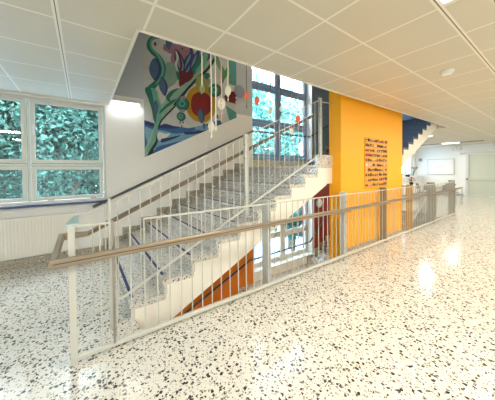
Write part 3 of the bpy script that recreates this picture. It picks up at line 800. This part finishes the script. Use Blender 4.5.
for i, (x, y) in enumerate(((-1.86, .02), (5.6, .02), (9.0, .02), (12.5, .02), (-1.86, -2.2), (2., -2.2), (5.6, -2.2), (9., -2.2), (12.5, -2.2))):
    ceiling_lamp('square recessed ceiling lamp further along the hall, beyond the edge of the view', x-.3, x+.3, y, y+.6, LP if x > 0 else 42, col=(1, .905, .75) if x > 0 else (.84, .93, 1))
ceiling_lamp('lit ceiling panel above the whiteboard in the far recess', 15.0, 15.35, 3.3, 4.0, 30)
o = thing('downlight', 'round lit downlight on the ceiling right of the rising blue stair', 'lamp', (10.9, 3.34, CZ))
MB().lathe([(.19, -.0005), (.19, -.02), (.17, -.03)], (10.9, 3.34, CZ), n=28).build('ring', M['white'], o, smooth=True)
MB().lathe([(.168, -.012), (.168, -.034), (.08, -.045), (.01, -.047)], (10.9, 3.34, CZ), n=28).build('diffuser', M['lamp'], o, smooth=True)
l = bpy.data.lights.new('lamp_light', 'AREA'); l.shape = 'DISK'; l.size = .34; l.energy = 28; l.color = (1, .95, .86)
lo = bpy.data.objects.new('lamp_light', l); COL.objects.link(lo); lo.parent = o; lo.location = (0, 0, -.06)
for lab, y0, y1, x in (('dark slot in the ceiling left of the far lit panel', 4.0, 5.7, 15.15), ('dark slot in the ceiling right of the far lit panel', 2.45, 3.28, 15.15)):
    tag(MB().box(x-.12, x+.12, y0, y1, CZ-.014, CZ-.0005).build('ceiling_vent', M['vent']), lab, 'vent')
o = thing('smoke_detector', 'round white smoke detector on the ceiling tiles', 'detector', (3.94, .99, CZ))
MB().lathe([(.075, -.0005), (.075, -.018), (.06, -.03), (.055, -.045), (.03, -.052)], (3.94, .99, CZ), n=24).build('housing', M['white'], o, smooth=True)
MB().lathe([(.064, -.019), (.064, -.027)], (3.94, .99, CZ), n=24).build('slot', M['grey'], o, smooth=True)
# unseen lamps added to light the stairwell and the orange wall below
ceiling_lamp('added unseen lamp on the high ceiling above the stairwell', 3.2, 4.4, 3.4, 3.8, 6, z=TOP, col=(.9, .95, 1), group=None)
ceiling_lamp('added unseen lamp lighting the orange wall in the storey below', 1.4, 2.6, .9, 1.4, 75, z=-.35, group=None)
ceiling_lamp('added unseen lamp near the lower landing in the storey below', 4.4, 5.6, .9, 1.4, 60, z=-.35, group=None)

# ------------------------------------------------------------------ far end of the hall
FX = 17.35
o = thing('whiteboard', 'large whiteboard with grey frame on the far wall', 'whiteboard', (FX, 4.62, 1.6))
MB().box(FX-.02, FX-.001, 4.02, 5.24, 1.18, 2.06).build('surface', M['whiteboard'], o)
b = MB(); 
b.box(FX-.03, FX-.001, 4.0, 5.26, 1.16, 1.185); b.box(FX-.03, FX-.001, 4.0, 5.26, 2.055, 2.08); b.box(FX-.03, FX-.001, 4.0, 4.022, 1.16, 2.08); b.box(FX-.03, FX-.001, 5.238, 5.26, 1.16, 2.08)
b.build('frame', M['alu'], o)
b = MB(); 
for yy, zz, ww in ((4.60, 1.60, .10), (4.72, 1.58, .05), (4.52, 1.62, .06), (4.62, 1.70, .03), (4.48, 1.72, .03)): b.box(FX-.0225, FX-.0202, yy, yy+ww, zz, zz+.018)
b.build('drawing', M['grey'], o)
o = thing('wall_clock', 'oval white clock high on the far wall left of the frosted door', 'clock', (FX, 3.90, 2.63))
MB().lathe([(.20, 0), (.20, -.05), (.185, -.06)], (FX-.001, 3.90, 2.63), axis='x', n=28, sy=.68).build('rim', M['alu'], o, smooth=True)
MB().lathe([(.182, -.05), (.182, -.0625)], (FX-.001, 3.90, 2.63), axis='x', n=28, sy=.68).build('face', M['white'], o)
b = MB().box(FX-.068, FX-.064, 3.895, 3.905, 2.63, 2.71); b.box(FX-.068, FX-.064, 3.80, 3.90, 2.625, 2.635); b.build('hand', M['black'], o)
# frosted sliding door
d = MB().box(FX-.10, FX-.001, 3.40, 3.50, 0, 2.30); d.box(FX-.10, FX-.001, 1.0, 1.08, 0, 2.30); d.box(FX-.12, FX-.001, 1.0, 3.75, 2.26, 2.36)
d.box(FX-.10, FX-.001, 1.08, 3.40, 0, .05)
dr = d.build('door_1', M['frame']); struct(dr, 'frosted glass sliding door with white frame in the far wall', 'door')
sub(dr, MB().box(FX-.06, FX-.04, 2.28, 3.40, .05, 2.26), 'door_leaf', M['frost']); sub(dr, MB().box(FX-.08, FX-.062, 1.08, 2.36, .05, 2.26), 'door_leaf', M['frost'])
sub(dr, MB().box(FX-.13, FX-.08, 1.1, 3.44, .90, .93), 'push_bar', M['white']); sub(dr, MB().box(FX-.15, FX-.101, 3.40, 3.48, .86, .98), 'door_handle', M['steel'])
sub(dr, MB().box(FX-.135, FX-.12, 1.0, 3.75, 2.335, 2.36), 'track', M['alu'])
o = MB().box(FX-.06, FX-.001, 5.55, 5.72, 1.98, 2.16).build('signal_box', M['grey'], bevel=.01); tag(o, 'small grey box on the far wall left of the whiteboard', 'box')
# low white cabinet under the recess window
o = thing('cabinet', 'low white cabinet under the far recess window', 'cabinet', (15.2, 5.7, 0))
MB().box(13.1, 17.3, 5.50, 5.885, .08, 1.02).build('body', M['white'], o)
MB().box(13.12, 17.28, 5.53, 5.88, 0, .08).build('plinth', M['grey'], o)
MB().box(13.08, 17.32, 5.47, 5.89, 1.02, 1.06).build('top', M['white'], o, bevel=.006)
for i in range(4): MB().box(13.13+i*1.045, 14.13+i*1.045, 5.485, 5.50, .12, 1.0).build('door', M['white'], o, bevel=.004)
o = thing('vase', 'vase with dried pinkish flowers on the low white cabinet', 'vase', (16.2, 5.65, 1.061))
MB().lathe([(.05, 0), (.07, .08), (.05, .18), (.03, .24), (.04, .27)], (16.2, 5.65, 1.061), n=16).build('body', M['glass'], o, smooth=True)
s_ = MB(); h_ = MB()
for i in range(14):
    a = random.uniform(0, 6.28); r = random.uniform(.05, .42); x, y, z = 16.2+r*cos(a), 5.60+.25*r*sin(a)-.03, 1.061+random.uniform(.42, .56)
    s_.tube([(16.2, 5.65, 1.1), (x, y, z)], .005, n=5); h_.lathe([(.01, -.05), (.06, -.02), (.065, .03), (.02, .06)], (x, y, z), n=8)
s_.build('stem', M['plantleaf'], o); h_.build('blossom', M['dried'], o, smooth=True)
o = MB().lathe([(.10, 0), (.12, .05), (.11, .12), (.09, .13)], (15.35, 5.62, 1.061), n=16).build('bowl', M['black'], smooth=True)
tag(o, 'small black bowl on the low white cabinet left of the dried flowers', 'bowl')

def table(label, x0, x1, y0, y1, h=.74):
    o = thing('table', label, 'table', ((x0+x1)/2, (y0+y1)/2, 0))
    MB().box(x0, x1, y0, y1, h-.03, h).build('tabletop', M['white'], o, bevel=.005)
    for x in (x0+.05, x1-.05):
        for y in (y0+.05, y1-.05): MB().tube([(x, y, 0), (x, y, h-.03)], .018, n=8).build('leg', M['alu'], o, smooth=True)
    b = MB(); rect = [(x0+.05, y0+.05), (x1-.05, y0+.05), (x1-.05, y1-.05), (x0+.05, y1-.05)]
    for i in range(4): b.tube([(*rect[i-1], h-.055), (*rect[i], h-.055)], 0, sq=(.02, .04))
    b.build('apron', M['alu'], o)
def chair(label, x, y, rz, shell, group):
    o = thing('school_chair', label, 'chair', (x, y, 0), group); o.rotation_euler = (0, 0, rz)
    def P(mb_, name, mat, **k):
        q = MB(); q.v = [(a+x, b_+y, c) for a, b_, c in mb_.v]; q.f = mb_.f; q.mi = mb_.mi; q.mats = mb_.mats
        return q.build(name, mat, o, **k)
    s = MB(); n = 6; v = []; f = []
    for i in range(n+1):
        for j in range(n+1):
            u, w_ = i/n*2-1, j/n*2-1; v.append((u*.2, w_*.2, .45-.02*(1-u*u)+.01*w_*w_))
    m_ = len(v); v += [(a, b_, c-.012) for a, b_, c in v]
    for i in range(n):
        for j in range(n):
            q = i*(n+1)+j; f.append((q, q+1, q+n+2, q+n+1)); f.append((m_+q, m_+q+n+1, m_+q+n+2, m_+q+1))
    for j in range(n):
        f.append((j, m_+j, m_+j+1, j+1)); q = n*(n+1)+j; f.append((q, q+1, m_+q+1, m_+q)); q = j*(n+1); f.append((q, q+n+1, m_+q+n+1, m_+q)); q = j*(n+1)+n; f.append((q, m_+q, m_+q+n+1, q+n+1))
    P(s.add(v, f), 'seat', shell, smooth=True)
    bk = MB()
    pr = [(-.19, 0), (-.12, .022), (0, .03), (.12, .022), (.19, 0)]
    vv = []; 
    for z, dy, k in ((.60, .195, .92), (.66, .205, 1), (.76, .22, 1), (.84, .235, .85)):
        for px_, c in pr: vv.append((px_*k, dy+c, z))
    m_ = len(vv); vv += [(a, b_+.012, c) for a, b_, c in vv]; ff = []
    for i in range(3):
        for j in range(4): q = i*5+j; ff += [(q, q+1, q+6, q+5), (m_+q, m_+q+5, m_+q+6, m_+q+1)]
    for j in range(4): ff += [(j, m_+j, m_+j+1, j+1), (15+j, 16+j, m_+16+j, m_+15+j)]
    for i in range(3): ff += [(i*5, i*5+5, m_+i*5+5, m_+i*5), (i*5+4, m_+i*5+4, m_+i*5+9, i*5+9)]
    P(bk.add(vv, ff), 'backrest', shell, smooth=True)
    for sx_ in (-1, 1):
        P(MB().tube([(sx_*.2, -.2, 0), (sx_*.18, -.17, .43)], .011, n=8), 'leg', M['alu'], smooth=True)
        P(MB().tube([(sx_*.2, .24, 0), (sx_*.18, .16, .43), (sx_*.17, .215, .80)], .011, n=8), 'leg', M['alu'], smooth=True)
table('white table with red potted plant behind the far railing', 12.2, 13.2, 4.25, 5.1, .76)
table('pale table before the whiteboard behind the last railing post', 12.2, 13.3, 2.75, 3.75, .76)
chair('black chair left of the table with the red plant, below the recess window', 12.2, 5.35, 2.4, M['black'], 'chairs in the far recess')
chair('grey chair at the near left corner of the pale table', 11.75, 3.55, -1.4, M['chair_grey'], 'chairs in the far recess')
chair('grey chair at the near right corner of the pale table', 11.75, 3.0, -1.7, M['chair_grey'], 'chairs in the far recess')
chair('grey chair on the far side of the pale table', 13.6, 3.2, 1.5, M['chair_grey'], 'chairs in the far recess')
chair('grey chair between the two tables in the far recess', 12.6, 3.98, .1, M['chair_grey'], 'chairs in the far recess')
o = thing('potted_plant', 'red flowering potted plant on the white table in the recess', 'plant', (12.5, 4.42, .761))
MB().lathe([(.06, 0), (.085, .12), (.09, .13), (.07, .125)], (12.5, 4.42, .761), n=16).build('pot', M['black'], o, smooth=True)
lf = MB(); fl = MB()
for i in range(40):
    a = random.uniform(0, 6.28); r = random.uniform(.02, .16); z = .92+random.uniform(0, .22)
    (fl if z > 1.02 or random.random() < .3 else lf).lathe([(.005, -.01), (.04, 0), (.005, .012)], (12.5+r*cos(a), 4.42+r*sin(a), z), n=6)
lf.tube([(12.5, 4.42, .85), (12.5, 4.42, 1.05)], .02, n=6); fl.tube([(12.5, 4.42, 1.0), (12.5, 4.42, 1.12)], .02, n=6)
lf.build('leaves', M['plantleaf'], o); fl.build('blossom', M['flower'], o)

# ------------------------------------------------------------------ trees outside
def crown(c, rx, ry, rz, n, size, clumps=14):
    b = MB(); rnd = random.Random(int(c[0]*100)+int(c[1]*10)+n)
    cl = []
    for _ in range(clumps):
        while True:
            p = Vector((rnd.uniform(-1, 1), rnd.uniform(-1, 1), rnd.uniform(-1, 1)))
            if p.length < 1: break
        cl.append(Vector((p.x*rx*.75, p.y*ry*.75, p.z*rz*.8)))
    v = []; f = []
    for i in range(n):
        k = cl[i % clumps]; g = Vector((rnd.gauss(0, 1), rnd.gauss(0, 1), rnd.gauss(0, 1))); g = g.normalized()*rnd.uniform(.75, 1.05)
        p = Vector(c)+k+Vector((g.x*rx*.42, g.y*ry*.42, g.z*rz*.34))
        s = size*rnd.uniform(.6, 1.4); d = (g+Vector((rnd.uniform(-.7, .7), rnd.uniform(-.7, .7), rnd.uniform(-.7, .7)))).normalized()
        t = d.cross(Vector((rnd.uniform(-1, 1), rnd.uniform(-1, 1), rnd.uniform(-1, 1)))).normalized(); u = d.cross(t)
        o = len(v); v += [p-t*s, p+u*s*.45+d*s*.1, p+t*s, p-u*s*.45+d*s*.1]; f.append((o, o+1, o+2, o+3))
    b.add(v, f); return b
def tree(label, x, y, rx, ry, rz, zc, n, size, mat):
    o = thing('tree', label, 'tree', (x, y, -3.5), 'trees outside the windows')
    b = MB().tube([(x, y, -3.5), (x+.1, y, zc-rz*.4), (x-.05, y+.1, zc+rz*.3)], .13, n=8)
    for a in (.5, 2.2, 3.9, 5.3): b.tube([(x+.08, y, zc-rz*.5), (x+rx*.6*cos(a), y+ry*.6*sin(a), zc+rz*.2)], .05, n=6)
    b.build('trunk', M['bark'], o, smooth=True)
    crown((x, y, zc), rx, ry, rz, n, size).build('foliage', M[mat], o)
tree('dense teal tree close outside the left window, at its left half', -3.0, 9.6, 2.0, 1.2, 3.1, 2.5, 20000, .075, 'fol_a')
tree('dense teal tree outside the right half of the left window', -.3, 9.2, 1.9, 1.2, 3.1, 2.6, 20000, .07, 'fol_a')
tree('dark tree behind, filling the gap beside the left window trees', -1.6, 13.2, 2.8, 1.2, 3.6, 1.6, 7000, .2, 'fol_c')
tree('dark tree further left behind the left window', -6.2, 14.6, 2.6, 1.2, 3.6, 1.6, 6000, .2, 'fol_c')
tree('dark tree behind the wall pier right of the left window', 3.4, 14.6, 2.6, 1.2, 3.6, 1.6, 6000, .2, 'fol_c')
tree('pale airy tree outside the tall stair window, left part', 7.2, 9.8, 1.9, 1.2, 3.6, 3.6, 8000, .13, 'fol_b')
tree('pale airy tree outside the tall stair window, right part', 10.8, 10.6, 2.1, 1.3, 3.8, 3.4, 8000, .14, 'fol_b')
tree('low bush-like tree outside the lower stair window', 9.4, 9.0, 2.2, 1.0, 1.5, -.9, 3000, .13, 'fol_c')

# ------------------------------------------------------------------ light
w = bpy.data.worlds.new('sky'); bpy.context.scene.world = w; w.use_nodes = True
bg = w.node_tree.nodes['Background']; bg.inputs[0].default_value = (.78, .91, 1.0, 1); bg.inputs[1].default_value = 15.0
for nm, x0, x1, z0, z1 in ():
    pass
sl = bpy.data.lights.new('sun', 'SUN'); sl.energy = 9; sl.angle = .02; sl.color = (1, .96, .86)
so = bpy.data.objects.new('sun', sl); COL.objects.link(so); so.rotation_euler = (radians(38), radians(-14), 0); so.location = (0, -5, 12)
sc = bpy.context.scene
sc.view_settings.view_transform = 'Standard'; sc.view_settings.look = 'None'; sc.view_settings.gamma = 1; sc.view_settings.exposure = 0.22
sc.view_settings.use_curve_mapping = False
sc.cycles.max_bounces = 10; sc.cycles.diffuse_bounces = 6; sc.cycles.transparent_max_bounces = 16
sc.cycles.sample_clamp_indirect = 6
